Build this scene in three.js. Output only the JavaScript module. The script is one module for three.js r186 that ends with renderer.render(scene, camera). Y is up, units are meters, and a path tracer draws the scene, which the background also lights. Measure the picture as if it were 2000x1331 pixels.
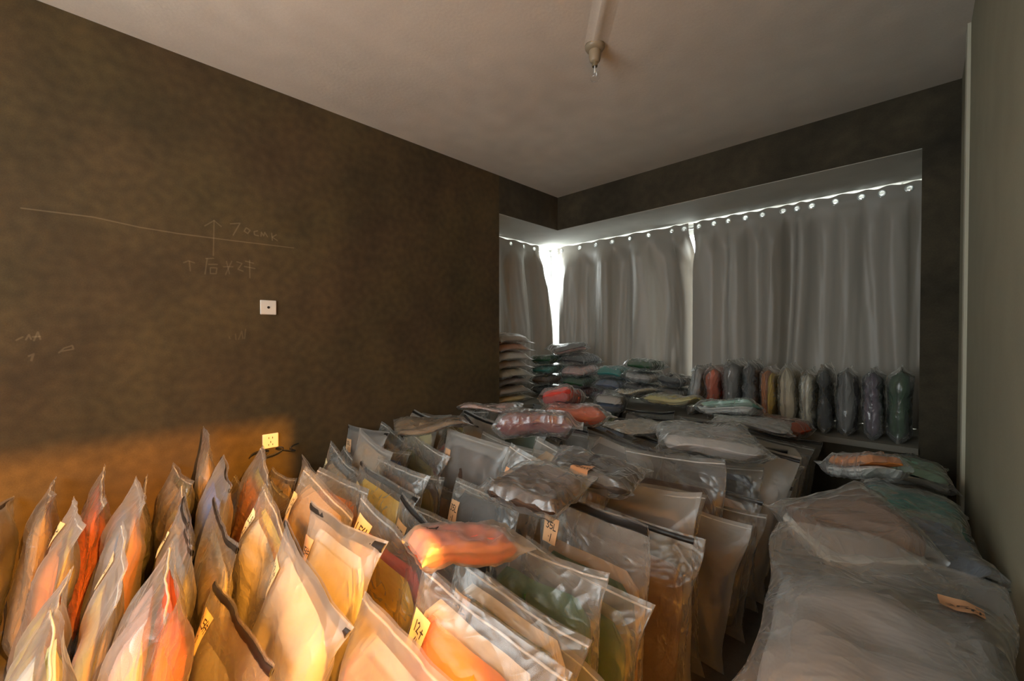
import * as THREE from 'three';
import { ImprovedNoise } from 'three/addons/math/ImprovedNoise.js';
import { RoundedBoxGeometry } from 'three/addons/geometries/RoundedBoxGeometry.js';
import { mergeGeometries } from 'three/addons/utils/BufferGeometryUtils.js';
import { RectAreaLightUniformsLib } from 'three/addons/lights/RectAreaLightUniformsLib.js';

// ---------------------------------------------------------------- camera, sky, lights, exposure
const scene = new THREE.Scene();
const camera = new THREE.PerspectiveCamera(78.96, 2000 / 1331, 0.03, 60);
camera.position.set(0, 1.27, 0);
camera.lookAt(-0.702, 1.27 - 0.013, -0.712);
const renderer = new THREE.WebGLRenderer({ antialias: true });
renderer.toneMapping = THREE.LinearToneMapping;
renderer.toneMappingExposure = 1.42;
renderer.shadowMap.enabled = true;
RectAreaLightUniformsLib.init();

scene.background = new THREE.Color().setRGB(1.0, 1.06, 1.1);      // bright overcast sky seen through the curtain gaps
scene.backgroundIntensity = 2.5;
const SKY = new THREE.Color().setRGB(0.90, 1.0, 1.0);
function windowLight(w, h, x, y, z, tx, ty, tz, intensity) {      // daylight for one side of the bay, also for the added front window
  const l = new THREE.RectAreaLight(SKY, intensity, w, h);
  l.position.set(x, y, z); l.lookAt(tx, ty, tz); l.castShadow = true; scene.add(l);
}
windowLight(3.3, 1.7, -1.8, 1.5, -4.47, -1.8, 1.5, 0, 9);
windowLight(1.5, 1.7, -3.71, 1.5, -3.52, 0, 1.5, -3.52, 9);
windowLight(1.7, 1.3, -1.25, 1.65, 1.50, -1.25, 1.65, 0, 5.0);          // added unseen window behind the viewpoint, lights the bag faces turned this way
const LAMP = new THREE.Vector3(1.4, 2.535, -0.28);                // warm ceiling lamp of the hallway behind the doorway
const hallLamp = new THREE.PointLight(new THREE.Color().setRGB(1.0, 0.38, 0.035), 112);
hallLamp.position.copy(LAMP).add(new THREE.Vector3(0, -0.005, 0)); hallLamp.castShadow = true; hallLamp.shadow.radius = 1.2; scene.add(hallLamp);

// ---------------------------------------------------------------- helpers
let seed = 20250;
function rnd() { seed |= 0; seed = seed + 0x6D2B79F5 | 0; let t = Math.imul(seed ^ seed >>> 15, 1 | seed); t = t + Math.imul(t ^ t >>> 7, 61 | t) ^ t; return ((t ^ t >>> 14) >>> 0) / 4294967296; }
const rr = (a, b) => a + (b - a) * rnd();
const pick = (a) => a[Math.floor(rnd() * a.length)];
const inoise = new ImprovedNoise();
const N = (x, y, z = 0) => inoise.noise(x, y, z);
const sst = (a, b, x) => { const t = Math.min(1, Math.max(0, (x - a) / (b - a))); return t * t * (3 - 2 * t); };
const taken = {};
function numbered(n) { const k = taken[n] = (taken[n] ?? -1) + 1; return k ? `${n}_${String(k).padStart(3, '0')}` : n; }
function sh(o) { o.castShadow = true; o.receiveShadow = true; return o; }
function obj(name, geo, mat, parent) { const m = sh(new THREE.Mesh(geo, mat)); m.name = name; if (parent) parent.add(m); else { m.name = numbered(name); scene.add(m); } return m; }
function thing(name, label, category, pos = [0, 0, 0], turn = 0, group) {
  const o = new THREE.Group(); o.name = numbered(name); o.position.set(...pos); o.rotation.y = turn; scene.add(o);
  o.userData = { label, category }; if (group) o.userData.group = group; return o;
}
function boxGeo(x0, x1, y0, y1, z0, z1) {                          // world-placed box with uv in metres
  const g = new THREE.BoxGeometry(x1 - x0, y1 - y0, z1 - z0); g.translate((x0 + x1) / 2, (y0 + y1) / 2, (z0 + z1) / 2);
  const p = g.attributes.position, n = g.attributes.normal, uv = g.attributes.uv;
  for (let i = 0; i < p.count; i++) {
    if (Math.abs(n.getX(i)) > 0.5) uv.setXY(i, p.getZ(i), p.getY(i));
    else if (Math.abs(n.getY(i)) > 0.5) uv.setXY(i, p.getX(i), p.getZ(i));
    else uv.setXY(i, p.getX(i), p.getY(i));
  }
  return g;
}
function struct(name, geos, mat, label, category) {
  const m = sh(new THREE.Mesh(Array.isArray(geos) ? (geos.length > 1 ? mergeGeometries(geos) : geos[0]) : geos, mat)); m.name = name; scene.add(m);
  m.userData = { kind: 'structure', label, category }; return m;
}
// ---------------------------------------------------------------- textures
function dataTex(size, fn, srgb, repeat) {
  const d = new Uint8Array(size * size * 4);
  for (let j = 0; j < size; j++) for (let i = 0; i < size; i++) {
    const c = fn(i / size, j / size), k = (j * size + i) * 4;
    const v = Array.isArray(c) ? c : [c, c, c];
    for (let q = 0; q < 3; q++) d[k + q] = Math.max(0, Math.min(255, v[q] * 255)); d[k + 3] = 255;
  }
  const t = new THREE.DataTexture(d, size, size); t.wrapS = t.wrapT = THREE.RepeatWrapping; t.magFilter = THREE.LinearFilter; t.minFilter = THREE.LinearMipmapLinearFilter; t.generateMipmaps = true;
  if (srgb) t.colorSpace = THREE.SRGBColorSpace; if (repeat) t.repeat.set(repeat, repeat); t.needsUpdate = true; return t;
}
const TAU = Math.PI * 2;
const tileN = (u, v, f, s = 0) => {                                 // tileable noise on a torus-like blend
  const a = N(u * f, v * f, s), b = N((u - 1) * f, v * f, s), c = N(u * f, (v - 1) * f, s), d = N((u - 1) * f, (v - 1) * f, s);
  return (a * (1 - u) + b * u) * (1 - v) + (c * (1 - u) + d * u) * v;
};
const cementTex = dataTex(512, (u, v) => { const b = 0.80 + 0.22 * tileN(u, v, 3, 1) + 0.18 * tileN(u, v, 9, 2) + 0.12 * tileN(u, v, 40, 3) + 0.08 * (rnd() - 0.5); return [b, b * 0.98, b * 0.94]; }, true, 0.4);
const cementBump = dataTex(512, (u, v) => 0.5 + 0.25 * tileN(u, v, 18, 5) + 0.2 * tileN(u, v, 70, 6) + 0.1 * (rnd() - 0.5), false, 0.8);
const plasterTex = dataTex(512, (u, v) => { const b = 0.93 + 0.06 * tileN(u, v, 3, 11) + 0.05 * tileN(u, v, 14, 12) + 0.03 * (rnd() - 0.5); return [b, b * 0.985, b * 0.96]; }, true, 0.5);
const filmBump = dataTex(512, (u, v) => {                           // crinkled plastic film: ridged creases of two sizes
  const q = 0.12 * tileN(u, v, 6, 20), r1 = 1 - Math.abs(tileN(u + q, v - q, 5, 21)) * 2.2, r2 = 1 - Math.abs(tileN(u, v + q, 13, 22)) * 2.4;
  return 0.15 + 0.5 * Math.max(0, r1) ** 3 + 0.25 * Math.max(0, r2) ** 2 + 0.1 * tileN(u, v, 30, 23);
}, false, 1.7);
const clothBump = dataTex(512, (u, v) => { const q = 0.1 * tileN(u, v, 4, 31); return 0.35 + 0.45 * Math.max(0, 1 - Math.abs(tileN(u + q, v - q, 5, 30)) * 2.5) ** 2 + 0.3 * tileN(u, v, 9, 33) + 0.1 * tileN(u, v, 60, 32); }, false, 2.2);
const curtainBump = dataTex(256, (u, v) => 0.5 + 0.2 * Math.sin(u * TAU * 64) * Math.sin(v * TAU * 64) + 0.2 * tileN(u, v, 40, 41), false, 6);

// ---------------------------------------------------------------- materials
const S = (o) => new THREE.MeshStandardMaterial(o), Ph = (o) => new THREE.MeshPhysicalMaterial(o);
const lin = (r, g, b) => new THREE.Color().setRGB(r, g, b);
const M = {
  cement: S({ color: lin(0.082, 0.068, 0.043), map: cementTex, bumpMap: cementBump, bumpScale: 0.004, roughness: 0.93 }),
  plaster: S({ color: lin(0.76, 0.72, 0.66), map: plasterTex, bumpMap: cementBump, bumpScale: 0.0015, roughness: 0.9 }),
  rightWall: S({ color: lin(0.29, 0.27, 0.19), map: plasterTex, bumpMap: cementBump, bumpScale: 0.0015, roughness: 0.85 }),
  white: S({ color: lin(0.7, 0.71, 0.69), roughness: 0.6 }),
  bay: S({ color: lin(0.55, 0.55, 0.51), map: plasterTex, roughness: 0.85 }),
  sill: S({ color: lin(0.22, 0.21, 0.18), map: plasterTex, roughness: 0.8 }),
  trim: S({ color: lin(0.5, 0.47, 0.36), roughness: 0.8 }),
  floor: S({ color: lin(0.16, 0.14, 0.12), map: cementTex, roughness: 0.8 }),
  hallWall: S({ color: lin(0.38, 0.38, 0.37), roughness: 0.8 }),
  hallFloor: S({ color: lin(0.4, 0.38, 0.35), roughness: 0.35 }),
  pvc: S({ color: lin(0.72, 0.74, 0.74), roughness: 0.35 }),
  glass: Ph({ color: 0xffffff, transmission: 1, thickness: 0, roughness: 0.02, ior: 1.5 }),
  plate: S({ color: lin(0.72, 0.70, 0.64), roughness: 0.35 }),
  dark: S({ color: lin(0.012, 0.012, 0.012), roughness: 0.5 }),
  holder: S({ color: lin(0.30, 0.24, 0.16), roughness: 0.4 }),
  brass: S({ color: lin(0.5, 0.42, 0.28), roughness: 0.35, metalness: 0.9 }),
  bulb: Ph({ color: 0xffffff, transmission: 1, thickness: 0, roughness: 0.03, ior: 1.5 }),
  steel: S({ color: lin(0.75, 0.76, 0.75), roughness: 0.25, metalness: 1 }),
  grommet: S({ color: lin(0.62, 0.64, 0.62), roughness: 0.3, metalness: 0.6 }),
  curtain: Ph({ color: lin(0.25, 0.225, 0.19), roughness: 0.5, transmission: 0.024, thickness: 0, bumpMap: curtainBump, bumpScale: 0.0006, side: THREE.DoubleSide, clearcoat: 0.25, clearcoatRoughness: 0.45 }),
  zipBlack: S({ color: lin(0.012, 0.011, 0.010), roughness: 0.38 }),
  zipClear: Ph({ color: lin(0.8, 0.8, 0.78), roughness: 0.3, transmission: 0.45, thickness: 0, side: THREE.DoubleSide }),
  frost: Ph({ color: lin(0.86, 0.85, 0.82), roughness: 0.31, transmission: 0.925, thickness: 0, bumpMap: filmBump, bumpScale: 0.009, side: THREE.DoubleSide, clearcoat: 1, clearcoatRoughness: 0.06, ior: 1.55 }),
  frost2: Ph({ color: lin(0.84, 0.83, 0.80), roughness: 0.38, transmission: 0.87, thickness: 0, bumpMap: filmBump, bumpScale: 0.004, side: THREE.DoubleSide, clearcoat: 0.5, clearcoatRoughness: 0.25, ior: 1.5 }),
  clear: Ph({ color: lin(0.88, 0.89, 0.88), roughness: 0.30, transmission: 0.91, thickness: 0, bumpMap: filmBump, bumpScale: 0.014, side: THREE.DoubleSide, clearcoat: 1, clearcoatRoughness: 0.05, ior: 1.6 }),
};
const COL = {
  black: [0.02, 0.02, 0.022], charcoal: [0.06, 0.06, 0.062], grey: [0.2, 0.2, 0.2], 'pale grey': [0.42, 0.42, 0.42], white: [0.68, 0.67, 0.64], cream: [0.6, 0.53, 0.4], tan: [0.34, 0.23, 0.13],
  brown: [0.14, 0.075, 0.04], 'dark brown': [0.06, 0.035, 0.022], maroon: [0.14, 0.015, 0.018], red: [0.48, 0.045, 0.03], 'orange red': [0.6, 0.11, 0.04], pink: [0.68, 0.24, 0.22], 'pale pink': [0.58, 0.4, 0.37],
  orange: [0.62, 0.2, 0.03], yellow: [0.68, 0.46, 0.06], 'pale yellow': [0.66, 0.6, 0.27], olive: [0.13, 0.13, 0.04], 'dark green': [0.02, 0.085, 0.03], mint: [0.3, 0.52, 0.42], teal: [0.04, 0.24, 0.22],
  navy: [0.018, 0.028, 0.10], blue: [0.05, 0.11, 0.38], 'slate blue': [0.14, 0.18, 0.26], 'dull purple': [0.12, 0.08, 0.12],
};
const clothMats = {};
const cloth = (c) => clothMats[c] ??= S({ color: lin(...COL[c]), roughness: 0.95, bumpMap: clothBump, bumpScale: 0.008 });

// handwriting on the paper notes: marker digits and strokes as in the photograph
function noteTex(lines, ground, ink) {
  const c = document.createElement('canvas'); c.width = 96; c.height = 128; const g = c.getContext('2d');
  g.fillStyle = ground; g.fillRect(0, 0, 96, 128); g.strokeStyle = ink; g.lineWidth = 5; g.lineCap = 'round';
  for (const L of lines) { g.beginPath(); L.forEach(([x, y], i) => i ? g.lineTo(x, y) : g.moveTo(x, y)); g.stroke(); }
  const t = new THREE.CanvasTexture(c); t.colorSpace = THREE.SRGBColorSpace; return t;
}
const five = (x, y) => [[[x + 16, y], [x, y], [x - 1, y + 14], [x + 12, y + 13], [x + 17, y + 22], [x + 10, y + 32], [x - 2, y + 30]]];
const three3 = (x, y) => [[[x, y], [x + 15, y + 2], [x + 6, y + 14], [x + 17, y + 23], [x + 8, y + 33], [x - 2, y + 29]]];
const one = (x, y) => [[[x + 3, y], [x, y + 34]]];
const two = (x, y) => [[[x, y + 6], [x + 8, y], [x + 16, y + 7], [x, y + 32], [x + 18, y + 31]]];
const ell = (x, y) => [[[x, y], [x - 2, y + 32], [x + 14, y + 32]]];
const dot = (x, y) => [[[x, y], [x + 2, y + 2]]];
const plus = (x, y) => [[[x, y], [x + 18, y - 2]], [[x + 9, y - 10], [x + 8, y + 16]]];
const jian = (x, y) => [[[x + 8, y - 6], [x - 2, y + 12]], [[x + 3, y + 2], [x + 3, y + 32]], [[x + 12, y + 6], [x + 28, y + 4]], [[x + 8, y + 17], [x + 32, y + 15]], [[x + 20, y - 6], [x + 19, y + 34]]];
const noteMats = [
  [[...ell(14, 30), ...five(40, 28), ...jian(60, 30), ...two(34, 84)], 'rgb(232,208,158)'],
  [[...five(22, 40), ...dot(48, 70), ...three3(56, 40)], 'rgb(222,186,136)'],
  [[...one(20, 30), ...two(34, 30), ...plus(62, 48), ...jian(34, 82)], 'rgb(228,196,140)'],
  [[...three3(18, 26), ...five(44, 26), ...ell(70, 28), ...dot(40, 96), ...one(56, 82)], 'rgb(212,172,130)'],
  [[...two(16, 50), ...five(42, 48), ...jian(64, 50)], 'rgb(206,158,118)'],
].map(([l, gr]) => S({ map: noteTex(l, gr, 'rgb(45,38,34)'), roughness: 0.8, side: THREE.DoubleSide }));
function printMat(text, ink) {
  const c = document.createElement('canvas'); c.width = 256; c.height = 96; const g = c.getContext('2d'); g.fillStyle = 'black'; g.fillRect(0, 0, 256, 96); g.fillStyle = 'white'; g.font = 'bold 80px sans-serif'; g.textAlign = 'center'; g.fillText(text, 128, 76);
  return S({ color: ink, alphaMap: new THREE.CanvasTexture(c), transparent: true, roughness: 0.6, side: THREE.DoubleSide });
}

// ---------------------------------------------------------------- room shell
const XL = -2.79, ZB = -3.53, XR = 0.16, H = 2.75, ZF = 1.35, SILL = 0.58, SOF = 2.40, XW = -3.56, ZW = -4.34, ZO = -2.66;
const inkWall = (() => {                                             // cement with the chalk marks drawn on it; 4.2 m x 2.75 m, u along z
  const W = 2048, Hh = 1344, c = document.createElement('canvas'); c.width = W; c.height = Hh; const g = c.getContext('2d');
  const im = g.createImageData(W, Hh);
  for (let j = 0; j < Hh; j++) for (let i = 0; i < W; i++) {
    const x = i / 490, y = j / 490, k = (j * W + i) * 4;
    let b = 0.80 + 0.11 * N(x * 1.3, y * 1.3, 1) + 0.09 * N(x * 4, y * 4, 2) + 0.10 * N(x * 22, y * 22, 3) + 0.10 * (rnd() - 0.5);
    b += 0.07 * N(x * 6, y * 0.5, 7);                                  // trowel streaks
    im.data[k] = 255 * b * 0.46; im.data[k + 1] = 255 * b * (0.388 + 0.02 * N(x * 2, y * 2, 9)); im.data[k + 2] = 255 * b * 0.255; im.data[k + 3] = 255;
  }
  g.putImageData(im, 0, 0);
  const X = (z) => (ZF - z) / 4.01 * W, Y = (y) => (H - y) / H * Hh;    // ZF..ZO
  return { c, g, X, Y };
})();
{
  const { g, X, Y } = inkWall; g.lineCap = 'round'; g.lineJoin = 'round';
  const stroke = (pts, w, a) => { g.strokeStyle = `rgba(235,225,205,${a * 0.27})`; g.lineWidth = w; g.beginPath(); pts.forEach(([z, y], i) => i ? g.lineTo(X(z), Y(y)) : g.moveTo(X(z), Y(y))); g.stroke(); };
  stroke([[0.213, 1.823], [-0.008, 1.829], [-0.171, 1.811], [-0.322, 1.806], [-0.551, 1.808], [-0.888, 1.815]], 2.6, 1.00);
  stroke([[-0.474, 1.711], [-0.479, 1.905]], 3, 0.80); stroke([[-0.437, 1.868], [-0.479, 1.905], [-0.512, 1.878]], 3, 0.80);
  stroke([[-0.555, 1.902], [-0.602, 1.914], [-0.568, 1.84]], 3, 1.00);                                            // 7
  stroke([[-0.632, 1.893], [-0.622, 1.872], [-0.640, 1.862], [-0.652, 1.882], [-0.634, 1.893]], 3, 1.00);            // 0
  stroke([[-0.690, 1.886], [-0.672, 1.878], [-0.674, 1.860], [-0.695, 1.858]], 3, 1.00);                           // c
  stroke([[-0.708, 1.858], [-0.710, 1.882], [-0.722, 1.862], [-0.728, 1.884], [-0.742, 1.860]], 3, 1.00);           // m
  stroke([[-0.765, 1.885], [-0.768, 1.842]], 3, 1.00); stroke([[-0.79, 1.880], [-0.768, 1.862], [-0.795, 1.846]], 3, 1.00);
  stroke([[-0.344, 1.655], [-0.365, 1.668], [-0.39, 1.660]], 3, 0.70); stroke([[-0.368, 1.665], [-0.372, 1.615]], 3, 0.70);
  stroke([[-0.440, 1.69], [-0.475, 1.695]], 3, 0.80); stroke([[-0.446, 1.69], [-0.436, 1.605]], 3, 0.80); stroke([[-0.452, 1.66], [-0.492, 1.664]], 3, 0.80); stroke([[-0.46, 1.642], [-0.49, 1.644], [-0.486, 1.612], [-0.46, 1.61], [-0.46, 1.642]], 3, 0.80);
  stroke([[-0.535, 1.686], [-0.548, 1.62]], 3, 0.70); stroke([[-0.52, 1.655], [-0.565, 1.66]], 3, 0.70); stroke([[-0.56, 1.69], [-0.53, 1.612]], 3, 0.70);
  stroke([[-0.585, 1.69], [-0.61, 1.684], [-0.59, 1.648], [-0.615, 1.64]], 3, 0.80);
  stroke([[-0.628, 1.70], [-0.668, 1.692]], 3, 0.90); stroke([[-0.622, 1.668], [-0.675, 1.662]], 3, 0.90); stroke([[-0.648, 1.706], [-0.649, 1.605]], 3, 0.90);
  stroke([[0.232, 1.248], [0.214, 1.262]], 3, 0.80); stroke([[0.205, 1.25], [0.196, 1.272], [0.19, 1.252]], 3, 0.80); stroke([[0.182, 1.246], [0.17, 1.284], [0.163, 1.252]], 3, 0.80); stroke([[0.185, 1.262], [0.164, 1.264]], 3, 0.80);
  stroke([[0.197, 1.178], [0.184, 1.186], [0.190, 1.158]], 4, 0.70); stroke([[0.108, 1.190], [0.092, 1.210], [0.066, 1.222], [0.062, 1.206], [0.10, 1.196]], 3, 0.80);
  stroke([[-0.545, 1.262], [-0.548, 1.25]], 3, 0.65); stroke([[-0.575, 1.275], [-0.577, 1.245]], 3, 0.65); stroke([[-0.590, 1.246], [-0.606, 1.292], [-0.612, 1.25]], 3, 0.65); stroke([[-0.625, 1.305], [-0.62, 1.25]], 3, 0.65);
}
const wallTex = new THREE.CanvasTexture(inkWall.c); wallTex.colorSpace = THREE.SRGBColorSpace;
M.wallLeft = S({ color: lin(0.60, 0.585, 0.54), map: wallTex, bumpMap: cementBump, bumpScale: 0.004, roughness: 0.93 });
{
  const g = boxGeo(XL - 0.16, XL, 0, H, ZO, ZF), p = g.attributes.position, uv = g.attributes.uv;
  for (let i = 0; i < p.count; i++) uv.setXY(i, (ZF - p.getZ(i)) / 4.01, p.getY(i) / H);
  struct('wall_left', g, M.wallLeft, 'bare dark cement wall with chalk marks', 'wall');
}
struct('floor', boxGeo(XL - 1, XR, -0.1, 0, ZB - 1, ZF + 0.1), M.floor, 'dark floor seen in the gap between the bag rows', 'floor');
struct('ceiling', boxGeo(XL - 0.16, XR + 0.12, H, H + 0.1, ZB - 0.16, ZF + 0.1), M.plaster, 'off-white plastered ceiling', 'ceiling');
struct('wall_back', [boxGeo(0, XR, 0, H, ZB - 0.16, ZB), boxGeo(XL - 0.16, 0, SOF, H, ZB - 0.16, ZB), boxGeo(XL - 0.16, XL, SOF, H, ZB, ZO)], M.cement, 'dark cement beam and pier around the corner bay', 'wall');
struct('wall_sill', [boxGeo(XL - 0.16, 0, 0, SILL - 0.04, ZB - 0.16, ZB), boxGeo(XL - 0.16, XL, 0, SILL - 0.04, ZB, ZO)], M.cement, 'low cement wall under the bay window sill', 'wall');
struct('trim_1', [boxGeo(XW - 0.16, 0, SILL - 0.04, SILL, ZW - 0.16, ZB + 0.02), boxGeo(XW - 0.16, XL + 0.02, SILL - 0.04, SILL, ZB + 0.02, ZO)], M.sill, 'broad sill board of the corner bay window', 'sill');
struct('wall_bay', [boxGeo(0, XR, 0, H, ZW - 0.3, ZB - 0.16), boxGeo(XW - 0.3, XL - 0.16, 0, H, ZO, ZO + 0.16),
  boxGeo(XL - 0.16, 0, SOF - 0.004, SOF, ZB - 0.16, ZB - 0.0005), boxGeo(XL - 0.16, XL - 0.0005, SOF - 0.004, SOF, ZB, ZO), boxGeo(XW - 0.16, 0, SOF - 0.004, SOF + 0.12, ZW - 0.16, ZB - 0.16), boxGeo(XW - 0.16, XL - 0.16, SOF - 0.004, SOF + 0.12, ZB - 0.16, ZO)], M.bay, 'pale painted soffit and cheeks of the bay', 'wall');
// right wall with the doorway where the photographer stands
const D0 = -0.45, D1 = 0.48, DT = 2.05;
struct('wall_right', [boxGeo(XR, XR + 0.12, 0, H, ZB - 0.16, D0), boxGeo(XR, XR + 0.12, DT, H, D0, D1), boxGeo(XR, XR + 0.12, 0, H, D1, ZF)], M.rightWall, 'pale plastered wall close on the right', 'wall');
struct('trim_2', boxGeo(XR - 0.012, XR, 0, H, -3.02, -2.93), M.trim, 'raised vertical plaster strip at the far end of the right wall', 'trim');
const FX0 = -2.1, FX1 = -0.4, FY0 = 1.0, FY1 = 2.3;  // opening cut for the added front window
struct('wall_front', [boxGeo(XL - 0.16, FX0, 0, H, ZF, ZF + 0.12), boxGeo(FX1, XR + 0.12, 0, H, ZF, ZF + 0.12), boxGeo(FX0, FX1, 0, FY0, ZF, ZF + 0.12), boxGeo(FX0, FX1, FY1, H, ZF, ZF + 0.12)], M.cement, 'cement wall behind the viewpoint', 'wall');
// hallway
const HX = 2.6;
struct('floor_hall', boxGeo(XR, HX, -0.1, 0, -1.6, 1.6), M.hallFloor, 'hallway floor beyond the doorway', 'floor');
struct('wall_hall', [boxGeo(HX, HX + 0.1, 0, H, -1.7, 1.7), boxGeo(XR + 0.12, HX, 0, H, -1.7, -1.6), boxGeo(XR + 0.12, HX, 0, H, 1.6, 1.7)], M.hallWall, 'grey hallway walls beyond the doorway', 'wall');
struct('ceiling_hall', boxGeo(XR + 0.12, HX + 0.1, H, H + 0.1, -1.7, 1.7), M.hallWall, 'hallway ceiling beyond the doorway', 'ceiling');
{
  const t = thing('ceiling_lamp', 'round warm lamp on the hallway ceiling beyond the doorway', 'lamp', [LAMP.x, H, LAMP.z]);
  obj('base', new THREE.CylinderGeometry(0.07, 0.07, 0.03, 32).translate(0, -0.015, 0), M.white, t);
  obj('stem', new THREE.CylinderGeometry(0.012, 0.012, 0.12, 12).translate(0, -0.09, 0), M.white, t);
  obj('globe', new THREE.SphereGeometry(0.06, 24, 16).translate(0, LAMP.y - H - 0.005, 0), S({ color: lin(0.8, 0.7, 0.5), emissive: lin(1, 0.37, 0.025), emissiveIntensity: 2 }), t);
}
// ceiling: plastered-over conduit ridge running to the bulb
{
  const a = new THREE.Vector3(-1.195, H, -1.81), b = new THREE.Vector3(-0.62, H, -1.17), L = a.distanceTo(b), sp = new THREE.Shape();
  sp.moveTo(-0.075, 0); sp.quadraticCurveTo(-0.04, 0.002, -0.015, 0.010); sp.quadraticCurveTo(0, 0.014, 0.012, 0.011); sp.quadraticCurveTo(0.03, 0.003, 0.055, 0); sp.lineTo(-0.075, 0);
  const g = new THREE.ExtrudeGeometry(sp, { depth: L, bevelEnabled: false, curveSegments: 6 });
  const m = struct('trim_3', g, M.plaster, 'plastered-over conduit ridge on the ceiling leading to the bulb', 'trim');
  m.position.copy(a); m.lookAt(b.x, H, b.z); m.rotateZ(Math.PI); m.position.y = H + 0.0005;
}
// bare bulb
{
  const t = thing('light_bulb', 'bare clear bulb in a brown holder on the ceiling', 'light bulb', [-1.195, H, -1.815]);
  obj('ceiling_rose', new THREE.LatheGeometry([[0, 0], [0.05, 0], [0.05, -0.012], [0.044, -0.022], [0.03, -0.03], [0, -0.03]].map((p) => new THREE.Vector2(...p)), 32), M.holder, t);
  obj('holder', new THREE.LatheGeometry([[0.03, -0.028], [0.031, -0.05], [0.026, -0.078], [0.019, -0.088], [0, -0.088]].map((p) => new THREE.Vector2(...p)), 32), M.holder, t);
  obj('screw_cap', new THREE.LatheGeometry([[0.0135, -0.086], [0.0145, -0.092], [0.0132, -0.097], [0.0145, -0.102], [0.0135, -0.107]].map((p) => new THREE.Vector2(...p)), 24), M.brass, t);
  obj('glass_envelope', new THREE.LatheGeometry([[0.0135, -0.106], [0.016, -0.12], [0.025, -0.138], [0.0285, -0.152], [0.026, -0.168], [0.017, -0.179], [0, -0.183]].map((p) => new THREE.Vector2(...p)), 32), M.bulb, t);
  obj('filament_stem', new THREE.CylinderGeometry(0.003, 0.005, 0.04, 10).translate(0, -0.122, 0), M.pvc, t);
}
// wall plates
function wallPlate(name, label, y, z, holes) {
  const t = thing(name, label, name === 'power_socket' ? 'socket' : 'wall plate', [XL, y, z]);
  obj('plate', new RoundedBoxGeometry(0.011, 0.086, 0.086, 3, 0.004).translate(0.0055, 0, 0), M.plate, t);
  for (const [dy, dz, h, w] of holes) obj('hole', w ? new THREE.BoxGeometry(0.002, h, w).translate(0.0111, dy, dz) : new THREE.CylinderGeometry(h, h, 0.002, 16).rotateZ(Math.PI / 2).translate(0.0111, dy, dz), M.dark, t);
  return t;
}
wallPlate('cable_outlet', 'white square wall plate with one central hole, higher up the wall', 1.436, -0.742, [[0, 0, 0.0075, 0]]);
{
  const t = wallPlate('power_socket', 'white five-hole wall socket just above the bags', 0.632, -0.748, [[0.019, 0.010, 0.011, 0.0035], [0.019, -0.010, 0.011, 0.0035], [-0.006, 0, 0.012, 0.0035], [-0.022, 0.011, 0.010, 0.0035], [-0.022, -0.011, 0.010, 0.0035]]);
}
// ---------------------------------------------------------------- windows of the bay
function windowSide(name, len, place, label, bays) {
  const g = new THREE.Group(); g.name = name; g.userData = { kind: 'structure', label, category: 'window' }; scene.add(g); place(g);
  const y0 = SILL, y1 = SOF, fr = 0.075, dp = 0.07;
  obj('window_frame', mergeGeometries([boxGeo(0, len, y0, y0 + fr, -dp / 2, dp / 2), boxGeo(0, len, y1 - fr, y1, -dp / 2, dp / 2)]), M.pvc, g);
  for (let i = 0; i <= bays; i++) { const x = len * i / bays; obj('mullion', boxGeo(Math.max(0, x - fr / 2), Math.min(len, x + fr / 2), y0 + fr, y1 - fr, -dp / 2, dp / 2), M.pvc, g); }
  for (let i = 0; i < bays; i++) {
    const a = len * i / bays + fr / 2, b = len * (i + 1) / bays - fr / 2, s = 0.035;
    obj('sash', mergeGeometries([boxGeo(a, b, y0 + fr, y0 + fr + s, -0.02, 0.02), boxGeo(a, b, y1 - fr - s, y1 - fr, -0.02, 0.02), boxGeo(a, a + s, y0 + fr + s, y1 - fr - s, -0.02, 0.02), boxGeo(b - s, b, y0 + fr + s, y1 - fr - s, -0.02, 0.02)]), M.pvc, g);
    const pane = obj('pane', new THREE.PlaneGeometry(b - a - 2 * s, y1 - y0 - 2 * fr - 2 * s).translate((a + b) / 2, (y0 + y1) / 2, 0), M.glass, g); pane.castShadow = false;
  }
}
windowSide('window_1', -XW, (g) => g.position.set(XW, 0, ZW), 'white framed window behind the long back curtains', 4);
windowSide('window_2', ZO - ZW - 0.04, (g) => { g.position.set(XW, 0, ZO); g.rotation.y = Math.PI / 2; }, 'white framed window behind the left bay curtain', 2);

{  // added window out of view, brings daylight onto the camera-facing bags
  const g = new THREE.Group(); g.name = 'window_3'; g.userData = { kind: 'structure', label: 'added unseen window behind the viewpoint, inferred from the light on bag faces', category: 'window' }; scene.add(g);
  const za = ZF + 0.03, zb = ZF + 0.09, xm = (FX0 + FX1) / 2;
  obj('window_frame', mergeGeometries([boxGeo(FX0, FX1, FY0, FY0 + 0.05, za, zb), boxGeo(FX0, FX1, FY1 - 0.05, FY1, za, zb), boxGeo(FX0, FX0 + 0.05, FY0 + 0.05, FY1 - 0.05, za, zb), boxGeo(FX1 - 0.05, FX1, FY0 + 0.05, FY1 - 0.05, za, zb)]), M.pvc, g);
  obj('mullion', boxGeo(xm - 0.025, xm + 0.025, FY0 + 0.05, FY1 - 0.05, za, zb), M.pvc, g);
  for (const x of [(FX0 + xm) / 2 + 0.0125, (FX1 + xm) / 2 - 0.0125]) obj('pane', new THREE.PlaneGeometry(0.775, 1.2).translate(x, 1.65, ZF + 0.06), M.glass, g).castShadow = false;
}
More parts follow.
